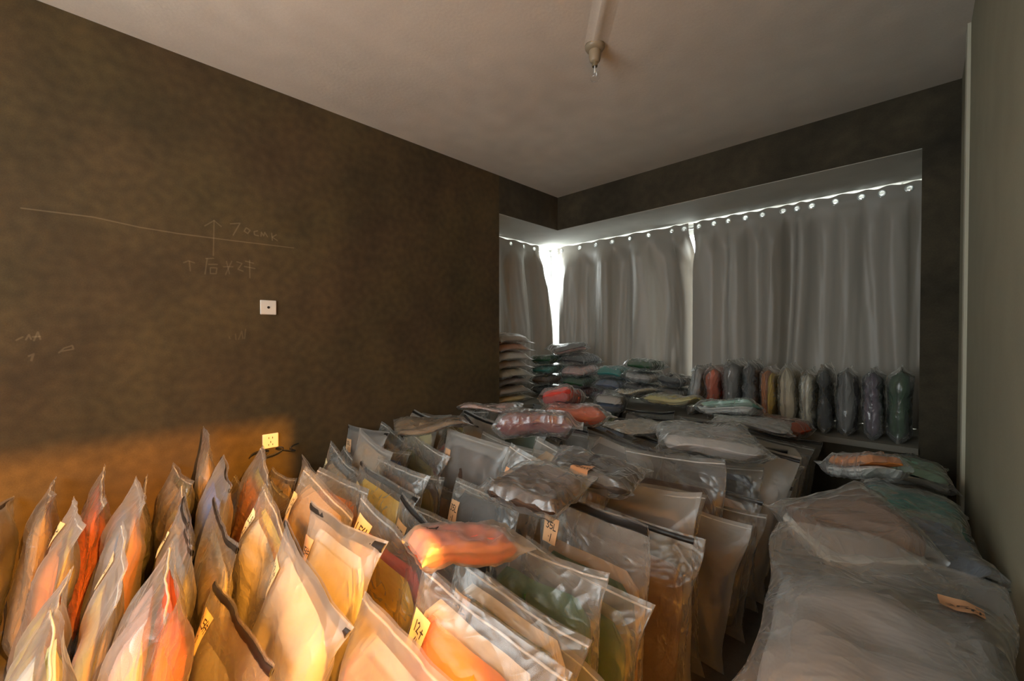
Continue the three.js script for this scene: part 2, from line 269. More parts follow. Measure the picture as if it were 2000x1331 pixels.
// ---------------------------------------------------------------- curtains
const ZC = -4.22, XC = -3.44, ROD = 2.340;
function curtain(name, label, frame, grom, s0, s1, edge, opts) {
  // frame(s, o, y) -> [x, y, z]; grom: positions of the eyelets along the rod; edge(side, t) shifts the two vertical hems, t = 0 top .. 1 bottom
  const g = thing(name, label, 'curtain', [0, 0, 0], 0, 'grey blackout curtains of the bay');
  const ytop = ROD + 0.045, ybot = SILL - 0.002, NS = Math.round((s1 - s0) / 0.009), NT = 130, pos = [], uv = [], idx = [];
  const idxOf = (s) => { let i = 0; while (i < grom.length && grom[i] < s) i++; const a = i ? grom[i - 1] : s0 - 0.06, b = i < grom.length ? grom[i] : s1 + 0.06; return i - 1 + (s - a) / (b - a); };
  const P = (s, t) => {
    const q = (s - s0) / (s1 - s0), low = t * t * (3 - 2 * t);
    const n = idxOf(s), A = opts.amp * (1 + 0.5 * N(n * 0.7, 3.3, opts.seed));
    const wv = Math.sin(Math.PI * n); let o = A * Math.sign(wv) * Math.pow(Math.abs(wv), 0.75) * (0.1 + 0.9 * sst(0.04, 0.16, t)) * (1 - 0.25 * low) + 0.028 * (1 - sst(0.03, 0.2, t));
    o += low * (0.050 * N(s * 3.1, t * 0.9, opts.seed + 1) + 0.035 * N(s * 8.5, t * 1.2, opts.seed + 2)) + sst(0.03, 0.3, t) * (0.055 * (0.35 - Math.abs(N(s * 6 + t * 0.8, t * 1.1, opts.seed + 3))) + 0.020 * (0.35 - Math.abs(N(s * 17 - t, t * 1.8, opts.seed + 6))));
    o += 0.012 * sst(0.6, 1, t) * N(s * 14, t * 9, opts.seed + 5);
    if (opts.tuck) { const k = sst(0.8, 0.97, q) * sst(0.05, 0.25, t); o = o * (1 - k) - 0.06 * k; }
    if (opts.lift) { const k = sst(0.22, 0.07, q) * sst(0.05, 0.25, t); o = o * (1 - k) + 0.03 * k; }
    let sx = s + low * 0.09 * N(s * 2.2, t * 0.8, opts.seed + 4) * Math.sin(Math.PI * q) + edge(0, t) * (1 - q) * (1 - q) + edge(1, t) * q * q;
    const y = ytop + 0.006 * Math.sin(n * Math.PI * 2) - t * (ytop - ybot);
    return frame(sx, Math.max(-0.09, Math.min(0.14, o)), y);
  };
  for (let j = 0; j <= NT; j++) for (let i = 0; i <= NS; i++) { const s = s0 + (s1 - s0) * i / NS, t = j / NT; pos.push(...P(s, t)); uv.push(s, t * 1.8); }
  for (let j = 0; j < NT; j++) for (let i = 0; i < NS; i++) {
    const s = s0 + (s1 - s0) * (i + 0.5) / NS, y = (j + 0.5) / NT * (ytop - ybot), hole = grom.some((q) => (q - s) ** 2 + (y - 0.045) ** 2 < 0.0185 ** 2);
    if (hole) continue; const a = j * (NS + 1) + i, b = a + NS + 1; idx.push(a, b, a + 1, a + 1, b, b + 1);
  }
  const geo = new THREE.BufferGeometry(); geo.setAttribute('position', new THREE.Float32BufferAttribute(pos, 3)); geo.setAttribute('uv', new THREE.Float32BufferAttribute(uv, 2)); geo.setIndex(idx); geo.computeVertexNormals();
  obj('fabric', geo, M.curtain, g);
  const tg = new THREE.TorusGeometry(0.0215, 0.006, 8, 24);
  for (const q of grom) {
    const t0 = 0.045 / (ytop - ybot), c = new THREE.Vector3(...P(q, t0)), dx = new THREE.Vector3(...P(q + 0.012, t0)).sub(new THREE.Vector3(...P(q - 0.012, t0))).normalize();
    const r = obj('eyelet', tg, M.grommet, g), up = new THREE.Vector3(0, 1, 0), n = dx.clone().cross(up).normalize();
    r.matrixAutoUpdate = true; r.quaternion.setFromRotationMatrix(new THREE.Matrix4().makeBasis(dx, up, n)); r.position.copy(c);
  }
  return g;
}
const backF = (s, o, y) => [s, y, ZC + o], leftF = (s, o, y) => [XC + o, y, -s];
curtain('curtain', 'short grey curtain in the left cheek of the bay, beside the dark wall', leftF, [2.72, 2.86, 3.02, 3.22, 3.44, 3.66, 3.85], 2.67, 3.93, (k, t) => k ? 0.21 * sst(0, 0.62, t) : -0.005, { amp: 0.085, seed: 3 });
curtain('curtain', 'grey curtain between the window corner and the bright slit', backF, [-3.25, -2.968, -2.74, -2.52, -2.299, -2.08, -1.828, -1.70], -3.32, -1.66, (k, t) => k ? 0.13 * sst(0, 0.5, t) : -0.10 * sst(0, 0.62, t), { amp: 0.085, seed: 11, tuck: 1 });
curtain('curtain', 'wide grey curtain behind the upright bags, right of the bright slit', backF, [-1.555, -1.415, -1.287, -1.144, -1.006, -0.85, -0.749, -0.648, -0.492, -0.333, -0.213, -0.066], -1.61, 0.003, () => 0, { amp: 0.072, seed: 23, lift: 1 });
for (const [nm, a, b, label] of [['curtain_rod', [XW + 0.12, ROD, ZC], [0, ROD, ZC], 'steel curtain rod along the back of the bay'], ['curtain_rod', [XC, ROD, ZC], [XC, ROD, ZO], 'short steel curtain rod in the left cheek of the bay']]) {
  const A = new THREE.Vector3(...a), B = new THREE.Vector3(...b), t = thing(nm, label, 'curtain rod', [0, 0, 0], 0, 'curtain rods of the bay');
  const m = obj('rod', new THREE.CylinderGeometry(0.011, 0.011, A.distanceTo(B), 14), M.steel, t); m.position.copy(A).lerp(B, 0.5); m.quaternion.setFromUnitVectors(new THREE.Vector3(0, 1, 0), B.clone().sub(A).normalize());
  for (const f of [0.04, 0.5, 0.97]) { const p = A.clone().lerp(B, f); obj('bracket', new THREE.CylinderGeometry(0.006, 0.006, SOF - ROD, 8).translate(p.x, (SOF + ROD) / 2, p.z), M.steel, t); }
}

// ---------------------------------------------------------------- zip bags
const BODY = 0.0;
function bagShape(p) {
  // p: w, h, t, vf (fill level), lean, flop, twist, sag, seed, wr (wrinkle), bend (where the flap starts to bend)
  const NU = 13, NV = 29, tab = [];
  for (let i = 0; i < NU; i++) {
    const u = i / (NU - 1) * 2 - 1; let y = 0, z = 0; const col = [];
    for (let j = 0; j < NV; j++) {
      const v = j / (NV - 1), k = sst(p.bend ?? p.vf - 0.12, 1, v), th = p.lean + p.flop * k + p.twist * u * k + 0.25 * k * N(u * 1.7, v * 2, p.seed);
      col.push([y, z, th]); y += Math.cos(th) * p.h / (NV - 1); z += Math.sin(th) * p.h / (NV - 1);
    }
    tab.push(col);
  }
  const look = (u, v) => {
    const a = Math.min(NU - 1.001, Math.max(0, (u + 1) / 2 * (NU - 1))), b = Math.min(NV - 1.001, Math.max(0, v * (NV - 1))), i = Math.floor(a), j = Math.floor(b), fa = a - i, fb = b - j;
    return [0, 1, 2].map((q) => (tab[i][j][q] * (1 - fb) + tab[i][j + 1][q] * fb) * (1 - fa) + (tab[i + 1][j][q] * (1 - fb) + tab[i + 1][j + 1][q] * fb) * fa);
  };
  const g = p.sq ? (v) => Math.pow(sst(-0.01, 0.09, v), 0.6) * (1 - 0.985 * sst(p.vf - 0.06, p.vf + 0.08, v)) : (v) => Math.pow(sst(-0.02, 0.16, v), 0.7) * (1 - 0.985 * sst(p.vf - 0.16, p.vf + 0.16, v));
  const T = (u, v) => p.t / 2 * Math.pow(Math.max(0, 1 - Math.pow(Math.abs(u), p.sq ? 9 : 4)), 0.7) * g(v) * (1 + (p.sq ? 0.2 : 0.55) * N(u * 1.8, v * 2.6, p.seed + 5)) + 0.0012;
  return (u, v, s) => {
    const [y, z, th] = look(u, v), fl = sst(p.vf - 0.15, 1, v), d = T(u, v);
    const st = 1 - 0.8 * sst(0.78, 1, v), fold = p.wr * (fl * st * (0.013 * Math.sin((u * (1.1 + 0.7 * v) + 0.8 * N(u, v * 2, p.seed + 7)) * 3.1 + p.seed) + 0.022 * (0.5 - Math.abs(N(u * 2.6 + v, v * 2.0, p.seed + 8)) * 1.6) + 0.010 * (0.5 - Math.abs(N(u * 6, v * 5.5, p.seed + 13)) * 1.5)) + (1 - fl) * 0.020 * (0.35 - Math.abs(N(u * 3, v * 4, p.seed + 9)) * 1.3) * s);
    const o = d * s + fold * (v < 0.999 ? 1 : 1), sag = p.sag * (1 - u * u) * fl * fl;
    const x = u * p.w / 2 * (1 - 0.10 * g(v)) + 0.008 * p.wr * N(v * 4, u, p.seed + 11);
    return [x, y - sag * Math.cos(th) - Math.sin(th) * o, z + Math.cos(th) * o];
  };
}
function gridGeo(fn, nu, nv, loop, uvs = 1) {
  const pos = [], uv = [], idx = [], C = loop ? nu : nu + 1;
  for (let j = 0; j <= nv; j++) for (let i = 0; i < C; i++) { pos.push(...fn(i / nu, j / nv)); uv.push(i / nu * uvs, j / nv * uvs); }
  for (let j = 0; j < nv; j++) for (let i = 0; i < nu; i++) { const a = j * C + i, b = j * C + (i + 1) % C, c = a + C, d = b + C; idx.push(a, b, c, b, d, c); }
  const g = new THREE.BufferGeometry(); g.setAttribute('position', new THREE.Float32BufferAttribute(pos, 3)); g.setAttribute('uv', new THREE.Float32BufferAttribute(uv, 2)); g.setIndex(idx); g.computeVertexNormals(); return g;
}
const around = (a) => a < 0.5 ? [a * 4 - 1, 1] : [3 - a * 4, -1];     // loop parameter -> (u, side)
function ring(a) { const th = a * TAU; return [-Math.cos(th), Math.sin(th)]; }
let bagSeed = 1;
function bag(label, o) {
  // o: pos, yaw, pitch/roll (for lying bags), sizes, cloth [a, b], film, zip, note, print, group
  const s = { w: 0.46, h: 0.62, t: 0.12, vf: 0.72, lean: 0, flop: 0.3, twist: 0, sag: 0.02, wr: 1, film: 'frost', zip: 'black', cloth: ['grey'], res: 1, ...o };
  s.seed = (bagSeed += 3.71); const P = bagShape(s), g = thing('garment_bag', label, 'bag', s.pos, 0, s.group);
  g.rotation.set(s.pitch ?? 0, s.yaw ?? 0, s.roll ?? 0, 'YXZ');
  const nu = s.res > 1 ? 44 : 30, nv = s.res > 1 ? 34 : 22, du = bagSeed * 0.37;
  const film = gridGeo((a, v) => { const th = a * TAU, u = -Math.cos(th), sd = Math.sin(th); const q = Math.sign(sd) * Math.min(1, Math.abs(sd) * 2.5); return P(u, v, q); }, nu, nv, true);
  { const uv = film.attributes.uv; for (let i = 0; i < uv.count; i++) { const a = uv.getX(i), b = a < 0.5 ? a * 2 : 2 - a * 2; uv.setXY(i, b * s.w + du, uv.getY(i) * s.h + du * 0.61); } }
  obj('film', film, M[s.film], g);
  // the folded clothes inside: one or two bundles, one behind the other
  const k = s.cloth.length, top = s.vf + 0.02;
  s.cloth.forEach((c, i) => {
    const lo = -0.86 + 1.72 * i / k + (i ? 0.02 : 0), hi = -0.86 + 1.72 * (i + 1) / k - 0.02, tp = top - 0.05 * (i % 2);
    const geo = gridGeo((a, v) => {
      const th = a * TAU, cu = Math.cos(th), su = Math.sin(th), e = (x, q) => Math.sign(x) * Math.pow(Math.abs(x), q);
      const cap = Math.pow(Math.max(0, 1 - Math.pow(Math.abs(v * 2 - 1), 5)), 0.5);                 // rounded ends
      const u = -e(cu, 0.45) * 0.9 * (0.72 + 0.28 * cap), q = (lo + hi) / 2 + e(su, 0.55) * (hi - lo) / 2 * cap;
      return P(u, 0.02 + v * (tp - 0.02), q * (1 + 0.05 * N(u * 6, v * 9, s.seed)));
    }, 24, 12, true);
    const uv = geo.attributes.uv; for (let j = 0; j < uv.count; j++) uv.setXY(j, uv.getX(j) * 0.9 + du, uv.getY(j) * 0.4 + du);
    obj('garment', geo, cloth(c), g);
  });
  if (s.zip !== 'none') {
    const vz = s.zv ?? 0.972, hw = s.zip === 'black' ? (s.zw ?? 0.0075) : 0.0022;
    const z0 = s.zip === 'black' ? (s.z0 ?? -0.985) : -0.985, z1 = s.zip === 'black' ? (s.z1 ?? 0.985) : 0.985;
    const geo = gridGeo((a, b) => {
      const u = z0 + (z1 - z0) * b, c = new THREE.Vector3(...P(u, vz, 0)), up = new THREE.Vector3(...P(u, vz + 0.015, 0)).sub(new THREE.Vector3(...P(u, vz - 0.015, 0))).normalize();
      const al = new THREE.Vector3(...P(Math.min(1, u + 0.02), vz, 0)).sub(new THREE.Vector3(...P(Math.max(-1, u - 0.02), vz, 0))).normalize(), n = al.cross(up).normalize();
      const th = a * TAU + Math.PI / 4; c.addScaledVector(up, Math.cos(th) * 1.41 * hw).addScaledVector(n, Math.sin(th) * 1.41 * (s.zip === 'black' ? 0.0035 : 0.0018)); return [c.x, c.y, c.z];
    }, 6, 22, true);
    obj('zip_strip', geo, s.zip === 'black' ? M.zipBlack : M.zipClear, g);
  }
  const patch = (u0, v0, w, h, off) => gridGeo((a, b) => {
    const u = u0 + a * w / (s.w / 2), v = v0 + b * h / s.h, sd = s.noteSide ?? 1, e = 0.01, A = new THREE.Vector3(...P(u, v, sd)), B = new THREE.Vector3(...P(u + e, v, sd)).sub(A), C = new THREE.Vector3(...P(u, v + e, sd)).sub(A);
    A.addScaledVector(B.cross(C).normalize(), off * sd); return [A.x, A.y, A.z];
  }, 5, 5, false);
  if (s.note !== undefined) obj('paper_note', patch(s.nu ?? -0.86, s.nv ?? 0.74, s.nw ?? 0.07, s.nh ?? 0.085, 0.004), noteMats[s.note], g);
  if (s.print) obj('print', patch(...s.print.at, 0.005), s.print.mat, g);
  return g;
}
const ORD = ['', 'first', 'second', 'third', 'fourth', 'fifth', 'sixth', 'seventh', 'eighth', 'ninth', 'tenth', 'eleventh', 'twelfth', 'thirteenth', 'fourteenth', 'fifteenth', 'sixteenth', 'seventeenth', 'eighteenth', 'nineteenth', 'twentieth',
  ...['first', 'second', 'third', 'fourth', 'fifth', 'sixth', 'seventh', 'eighth', 'ninth'].map((x) => 'twenty-' + x), 'thirtieth', ...['first', 'second', 'third', 'fourth', 'fifth', 'sixth', 'seventh', 'eighth', 'ninth'].map((x) => 'thirty-' + x)];

// rows of standing bags; z runs from the viewer (front) to the window. Hand-set entries follow the photograph, the rest continues in the same manner.
const ROWS = [
  { x: -0.76, z0: -0.36, name: 'row by the aisle', w: 0.50, list: [
    { cloth: ['cream', 'orange'], zip: 'clear' }, { cloth: ['cream', 'orange'], note: 2, zip: 'clear', flop: -0.15, h: 0.66 }, { cloth: ['cream', 'olive'], note: 3, zip: 'clear', flop: -0.1 }, { cloth: ['olive'], zip: 'clear' }, { cloth: ['dark green'], zip: 'clear', wr: 1.6, flop: -0.25, film: 'frost' },
    { cloth: ['olive', 'dark green'], zip: 'clear', h: 0.56 }, { cloth: ['tan', 'dark green'], note: 3, zip: 'black', zw: 0.011, h: 0.71, flop: 0.1, wr: 0.5, vf: 0.74, yaw: -0.08 }, { cloth: ['brown'], zip: 'black', z0: -0.2, z1: 0.85 }, { cloth: ['tan', 'dark brown'], zip: 'clear' }, { cloth: ['dark brown'], note: 4, zip: 'clear' },
    { cloth: ['navy'], zip: 'clear' }, { cloth: ['dark brown'], zip: 'clear' }, { cloth: ['charcoal'], zip: 'clear' }, { cloth: ['tan'], zip: 'black' }, { cloth: ['slate blue', 'charcoal'], zip: 'clear' }, { cloth: ['pale grey'], zip: 'black' }, { cloth: ['grey'], zip: 'black' },
    { cloth: ['cream'], zip: 'clear' }, { cloth: ['mint', 'white'], zip: 'black' }, { cloth: ['pale yellow'], zip: 'black' }, { cloth: ['white'], zip: 'clear' }] },
  { x: -1.24, z0: 0.20, name: 'second row from aisle', w: 0.49, list: [
    { cloth: ['pale yellow', 'white'], zip: 'clear' }, { cloth: ['orange red', 'pale pink'], zip: 'clear', t: 0.13 }, { cloth: ['grey'], zip: 'black', note: 0 }, { cloth: ['cream'], zip: 'black', note: 2, h: 0.66 }, { cloth: ['white', 'cream'], zip: 'black', note: 4, zw: 0.01 },
    { cloth: ['red', 'yellow'], note: 0, zip: 'clear', nw: 0.1, nh: 0.12, h: 0.66, flop: 0 }, { cloth: ['red', 'orange red'], note: 1, zip: 'black' }, { cloth: ['brown', 'dark brown'], zip: 'clear' }, { cloth: ['dark brown'], note: 3, zip: 'clear' }, { cloth: ['charcoal'], note: 3, zip: 'clear' },
    { cloth: ['black'], zip: 'clear' }, { cloth: ['dark brown', 'tan'], zip: 'clear', note: 4 }, { cloth: ['tan'], zip: 'clear' }, { cloth: ['grey'], zip: 'clear' }, { cloth: ['pale grey'], zip: 'clear' }, { cloth: ['red'], zip: 'clear' }, { cloth: ['white'], zip: 'black' }] },
  { x: -1.70, z0: 0.26, name: 'middle row', w: 0.48, list: [
    { cloth: ['orange', 'yellow'], zip: 'clear' }, { cloth: ['tan', 'yellow'], note: 1, zip: 'clear' }, { cloth: ['grey'], note: 0, zip: 'black', h: 0.68, flop: 0 }, { cloth: ['cream', 'tan'], zip: 'black', wr: 0.7 }, { cloth: ['yellow', 'cream'], note: 0, zip: 'clear' },
    { cloth: ['tan'], note: 2, zip: 'clear', h: 0.67 }, { cloth: ['orange', 'tan'], note: 1, zip: 'clear' }, { cloth: ['yellow'], note: 0, zip: 'black', h: 0.66 }, { cloth: ['brown'], note: 1, zip: 'clear', wr: 1.5 }, { cloth: ['dark brown', 'olive'], note: 3, zip: 'clear' },
    { cloth: ['brown'], zip: 'clear', note: 2 }, { cloth: ['grey', 'dark brown'], zip: 'clear', wr: 1.5, note: 4 }, { cloth: ['charcoal'], zip: 'clear' }, { cloth: ['black', 'dark brown'], zip: 'clear' }, { cloth: ['tan'], zip: 'clear' }, { cloth: ['dark green'], zip: 'clear' }, { cloth: ['red'], zip: 'clear' }] },
  { x: -2.15, z0: 0.30, name: 'second row from wall', w: 0.47, list: [
    { cloth: ['yellow', 'orange'], zip: 'clear', note: 2 }, { cloth: ['orange', 'slate blue'], zip: 'clear' }, { cloth: ['slate blue', 'yellow'], zip: 'clear' }, { cloth: ['navy', 'blue'], zip: 'black' }, { cloth: ['yellow', 'orange'], zip: 'clear' }, { cloth: ['tan', 'orange'], zip: 'clear', note: 2 },
    { cloth: ['olive'], zip: 'black' }, { cloth: ['grey', 'tan'], zip: 'clear', note: 0 }, { cloth: ['tan'], zip: 'clear' }, { cloth: ['blue', 'navy'], zip: 'clear' }, { cloth: ['olive'], zip: 'clear' }, { cloth: ['orange red'], zip: 'clear' }, { cloth: ['pale pink', 'pink'], zip: 'clear' }, { cloth: ['cream'], zip: 'clear' },
    { cloth: ['tan'], zip: 'black' }, { cloth: ['white'], zip: 'clear' }, { cloth: ['dark green'], zip: 'clear' }] },
  { x: -2.57, z0: 0.34, over: (z) => z > -0.26 && z < -0.12 ? { h: 0.78, w: 0.30, lean: -0.04, flop: 0, wr: 0.4, zip: 'clear', cloth: ['tan'] } : z < -0.26 && z > -0.95 ? { h: 0.48, flop: -0.2, lean: -0.10 } : {}, name: 'row along dark wall', w: 0.42, list: [
    { cloth: ['brown'], zip: 'black' }, { cloth: ['tan'], zip: 'clear' }, { cloth: ['orange red'], zip: 'clear' }, { cloth: ['olive'], zip: 'clear', film: 'clear' }, { cloth: ['olive', 'tan'], zip: 'clear' }, { cloth: ['yellow'], zip: 'clear' }, { cloth: ['tan'], zip: 'clear', h: 0.74, wr: 0.3, flop: 0 },
    { cloth: ['brown', 'tan'], zip: 'black' }, { cloth: ['tan'], zip: 'clear' }, { cloth: ['grey'], zip: 'black' }, { cloth: ['dark brown'], zip: 'clear' }, { cloth: ['brown'], zip: 'black' }, { cloth: ['tan'], zip: 'clear' }] },
];
const farPal = ['white', 'pale grey', 'pale grey', 'cream', 'grey', 'grey', 'tan', 'charcoal', 'brown', 'dark green', 'mint', 'pale pink', 'slate blue', 'pale yellow', 'orange red', 'dull purple'];
// front-to-back packing: how far towards the window each (x, y) cell is already filled, and how high each (x, z) cell is filled
const CELL = 0.025, NX = 152, NY = 60, NZ = 210, cx = (x) => Math.floor((x + 3.6) / CELL), cz = (z) => Math.floor((z + 4.5) / CELL);
const CF = 0.016, FX = 240, FY = 75, fcx = (x) => Math.floor((x + 3.6) / CF), frontier = new Float32Array(FX * FY).fill(9), heap = new Float32Array(NX * NZ).fill(0);
for (let b = 0; b < NZ; b++) for (let a = 0; a < NX; a++) { const x = a * CELL - 3.6, z = b * CELL - 4.5; if (z < ZB + 0.02 || (x < XL + 0.02 && z < ZO)) heap[b * NX + a] = SILL; }
const filmVerts = (g) => {                                             // film points in the room, with the middles between neighbours
  g.updateMatrixWorld(true); const geo = g.children[0].geometry, p = geo.attributes.position, ix = geo.index.array, out = [], v = new THREE.Vector3();
  for (let i = 0; i < p.count; i++) { v.fromBufferAttribute(p, i).applyMatrix4(g.matrixWorld); out.push([v.x, v.y, v.z]); }
  for (let i = 0; i < ix.length; i += 3) for (const [a, b] of [[0, 1], [1, 2], [2, 0]]) { const A = out[ix[i + a]], B = out[ix[i + b]]; out.push([(A[0] + B[0]) / 2, (A[1] + B[1]) / 2, (A[2] + B[2]) / 2]); }
  return out;
};
function splat(vs, key, val) {                                         // per-cell extremes of val
  const m = new Map(); for (const v of vs) { const [a, b] = key(v), k = a * 1000 + b, q = m.get(k), w = val(v); if (!q) m.set(k, [w, w]); else { if (w < q[0]) q[0] = w; if (w > q[1]) q[1] = w; } }
  return m;
}
function settleFloor(g) { let lo = 9; for (const v of filmVerts(g)) lo = Math.min(lo, v[1]); g.position.y += 0.004 - lo; }
function raise(g) { for (const [k, [, hi]] of splat(filmVerts(g), (v) => [cx(v[0]), cz(v[2])], (v) => v[1])) { const a = Math.floor(k / 1000), b = k % 1000; if (a >= 0 && a < NX && b >= 0 && b < NZ) heap[b * NX + a] = Math.max(heap[b * NX + a], hi); } }
function drop(g, sink = 0) {                                           // lower a lying bag onto what is below it
  let up = -9; for (const [k, [lo]] of splat(filmVerts(g), (v) => [cx(v[0]), cz(v[2])], (v) => v[1])) { const a = Math.floor(k / 1000), b = k % 1000; if (a >= 0 && a < NX && b >= 0 && b < NZ) up = Math.max(up, heap[b * NX + a] - lo); }
  g.position.y += up + 0.007 - sink; raise(g); return g;
}
const state = ROWS.map((r) => ({ z: r.z0, i: 0, open: true }));
for (let guard = 0; guard < 400; guard++) {
  let ri = -1; state.forEach((q, i) => { if (q.open && (ri < 0 || q.z > state[ri].z)) ri = i; });
  if (ri < 0) break;
  const row = ROWS[ri], st = state[ri], z = st.z, far = sst(-1.0, -2.6, z), e = row.list[st.i] ?? {}, big = z > -1.7;
  const cl = e.cloth ?? (rnd() < 0.35 ? [pick(farPal), pick(farPal)] : [pick(farPal)]), zip = e.zip ?? (rnd() < 0.5 ? 'black' : 'clear'), t = e.t ?? (z > -0.4 ? rr(0.072, 0.108) : rr(0.05, 0.09) * (1 - 0.25 * far));
  const lean = -(0.20 + 0.14 * far + 0.20 * N(z * 1.5, ri * 3.1 + 7, 2) + 0.06 * N(z * 1.3 + st.i * 0.3, ri * 3.1, 5)), flop = e.flop ?? -(0.15 + 0.95 * far) * rr(0.3, 1.3) * (far > 0.3 && N(z * 2, ri * 5.7, 31) > 0.1 ? -0.9 : 1);
  const [c0, c1] = cl, what = c1 && c1 !== c0 ? `${c1} and ${c0}` : c0;
  const g = bag(`${ORD[st.i + 1]} bag from the front, ${row.name}, ${what} clothes`, {
    flop, lean, t, w: row.w * rr(0.9, 1.05), h: rr(0.50, 0.73), vf: rr(0.76, 0.93), twist: rr(-0.3, 0.3), sag: rr(0, 0.03), wr: rr(0.4, 1.0), film: rnd() < 0.6 ? 'frost' : 'frost2', res: 2,
    yaw: rr(-0.12, 0.08), roll: rr(-0.22, 0.1), note: far > 0.5 ? undefined : (rnd() < 0.25 ? Math.floor(rnd() * 5) : undefined), ...e, zip, cloth: cl, ...(row.over?.(z) ?? {}),
    pos: [row.x + rr(-0.02, 0.02), 0, 0], group: `standing bags, ${row.name}`,
  });
  settleFloor(g); let vs = filmVerts(g), mx = 9; for (const v of vs) mx = Math.min(mx, v[0]);
  if (mx < XL + 0.012) { g.position.x += XL + 0.012 - mx; vs = filmVerts(g); }
  const m = splat(vs, (v) => [fcx(v[0]), Math.floor(v[1] / CF)], (v) => v[2]); let dz = 9;
  const inF = (a, b) => b >= 0 && b < FY && a >= 0 && a < FX;
  for (const [k, [, hi]] of m) { const a = Math.floor(k / 1000), b = k % 1000; if (inF(a, b)) dz = Math.min(dz, frontier[b * FX + a] - hi - 0.004); }
  if (dz > 4) dz = row.z0;
  let back = 9; for (const v of vs) back = Math.min(back, v[2] + dz);
  if (back < ZB + 0.015) { scene.remove(g); st.open = false; continue; }
  for (const [k, [lo]] of m) { const a = Math.floor(k / 1000), b = k % 1000; for (let i = -1; i <= 1; i++) for (let j = -1; j <= 1; j++) if (inF(a + i, b + j) && (i === 0 || j === 0)) frontier[(b + j) * FX + a + i] = Math.min(frontier[(b + j) * FX + a + i], lo + dz); }
  g.position.z += dz; st.z = g.position.z - 0.02; st.i++; raise(g);
}
// ---------------------------------------------------------------- bags lying on top of the rows, on the sill and along the right wall
function drape(g) {                                                    // let a soft lying bag follow what it lies on
  const vs = filmVerts(g); let a0 = 999, a1 = -1, b0 = 999, b1 = -1; for (const v of vs) { const a = cx(v[0]), b = cz(v[2]); a0 = Math.min(a0, a); a1 = Math.max(a1, a); b0 = Math.min(b0, b); b1 = Math.max(b1, b); }
  const R = 3, W = a1 - a0 + 1 + 2 * R, D = b1 - b0 + 1 + 2 * R, at = (a, b) => heap[Math.min(NZ - 1, Math.max(0, b)) * NX + Math.min(NX - 1, Math.max(0, a))];
  let S0 = new Float32Array(W * D), top = -9; for (let j = 0; j < D; j++) for (let i = 0; i < W; i++) { let m = -9; for (let q = -1; q <= 1; q++) for (let r = -1; r <= 1; r++) m = Math.max(m, at(a0 - R + i + q, b0 - R + j + r)); S0[j * W + i] = m; if (i >= R && i < W - R && j >= R && j < D - R) top = Math.max(top, m); }
  for (let i = 0; i < W * D; i++) S0[i] = Math.max(Math.min(S0[i], top), top - 0.08);
  for (let pass = 0; pass < 3; pass++) { const S1 = new Float32Array(W * D); for (let j = 0; j < D; j++) for (let i = 0; i < W; i++) { let m = 0, n = 0; for (let q = -2; q <= 2; q++) for (let r = -2; r <= 2; r++) { const x = i + q, y = j + r; if (x >= 0 && y >= 0 && x < W && y < D) { m += S0[y * W + x]; n++; } } S1[j * W + i] = m / n; } S0 = S1; }
  const sample = (x, z) => { const u = Math.min(W - 1.01, Math.max(0, (x + 3.6) / CELL - 0.5 - a0 + R)), w = Math.min(D - 1.01, Math.max(0, (z + 4.5) / CELL - 0.5 - b0 + R)), i = Math.floor(u), j = Math.floor(w), f = u - i, h = w - j; return (S0[j * W + i] * (1 - f) + S0[j * W + i + 1] * f) * (1 - h) + (S0[(j + 1) * W + i] * (1 - f) + S0[(j + 1) * W + i + 1] * f) * h; };
  const inv = g.matrixWorld.clone().invert(), v = new THREE.Vector3();
  for (const c of g.children) { const p = c.geometry.attributes.position; for (let i = 0; i < p.count; i++) { v.fromBufferAttribute(p, i).applyMatrix4(g.matrixWorld); v.y += sample(v.x, v.z) - top; v.applyMatrix4(inv); p.setXYZ(i, v.x, v.y, v.z); } p.needsUpdate = true; c.geometry.computeVertexNormals(); }
}
function flat(label, x, z, o, group, sink = 0) {
  const g = bag(label, { lean: 0, flop: 0, twist: 0, sag: 0, vf: 0.86, sq: 1, h: 0.42, w: 0.36, t: 0.09, wr: 1.2, film: 'clear', zip: 'none', pitch: -Math.PI / 2, ...o, pos: [0, 2, 0], group });
  let a = [9, 9], b = [-9, -9]; for (const v of filmVerts(g)) { a = [Math.min(a[0], v[0]), Math.min(a[1], v[2])]; b = [Math.max(b[0], v[0]), Math.max(b[1], v[2])]; }
  g.position.x += x - (a[0] + b[0]) / 2; g.position.z += z - (a[1] + b[1]) / 2;
  if (o.drape !== 0) drape(g);
  return drop(g, sink);
}
const ON = 'bags lying on the standing rows';
const printID = printMat('ID', lin(0.03, 0.03, 0.03)), printAN = printMat('MAN', lin(0.04, 0.04, 0.04)), printHI = printMat('ME KS', lin(0.03, 0.03, 0.03));
flat('glossy bag of pink and orange red clothes lying across the front rows', -0.86, -0.71, { cloth: ['orange red', 'pink'], w: 0.17, h: 0.32, t: 0.06, yaw: -0.25, film: 'frost2', print: { at: [-0.5, 0.10, 0.07, 0.05], mat: printID } }, ON);
flat('glossy clear bag of charcoal clothes lying on the aisle row', -0.90, -1.36, { cloth: ['charcoal'], w: 0.40, h: 0.30, t: 0.06, yaw: 0.25, note: 4, nu: -0.2, nv: 0.02 }, ON);
flat('glossy clear bag of dark brown clothes behind the pink bag', -0.93, -1.06, { cloth: ['dark brown'], w: 0.34, h: 0.26, t: 0.07, yaw: 0.1 }, ON);
flat('shiny maroon bag lying on the second row from aisle', -1.38, -1.60, { cloth: ['maroon'], w: 0.26, h: 0.44, t: 0.12, yaw: -1.0 }, ON);
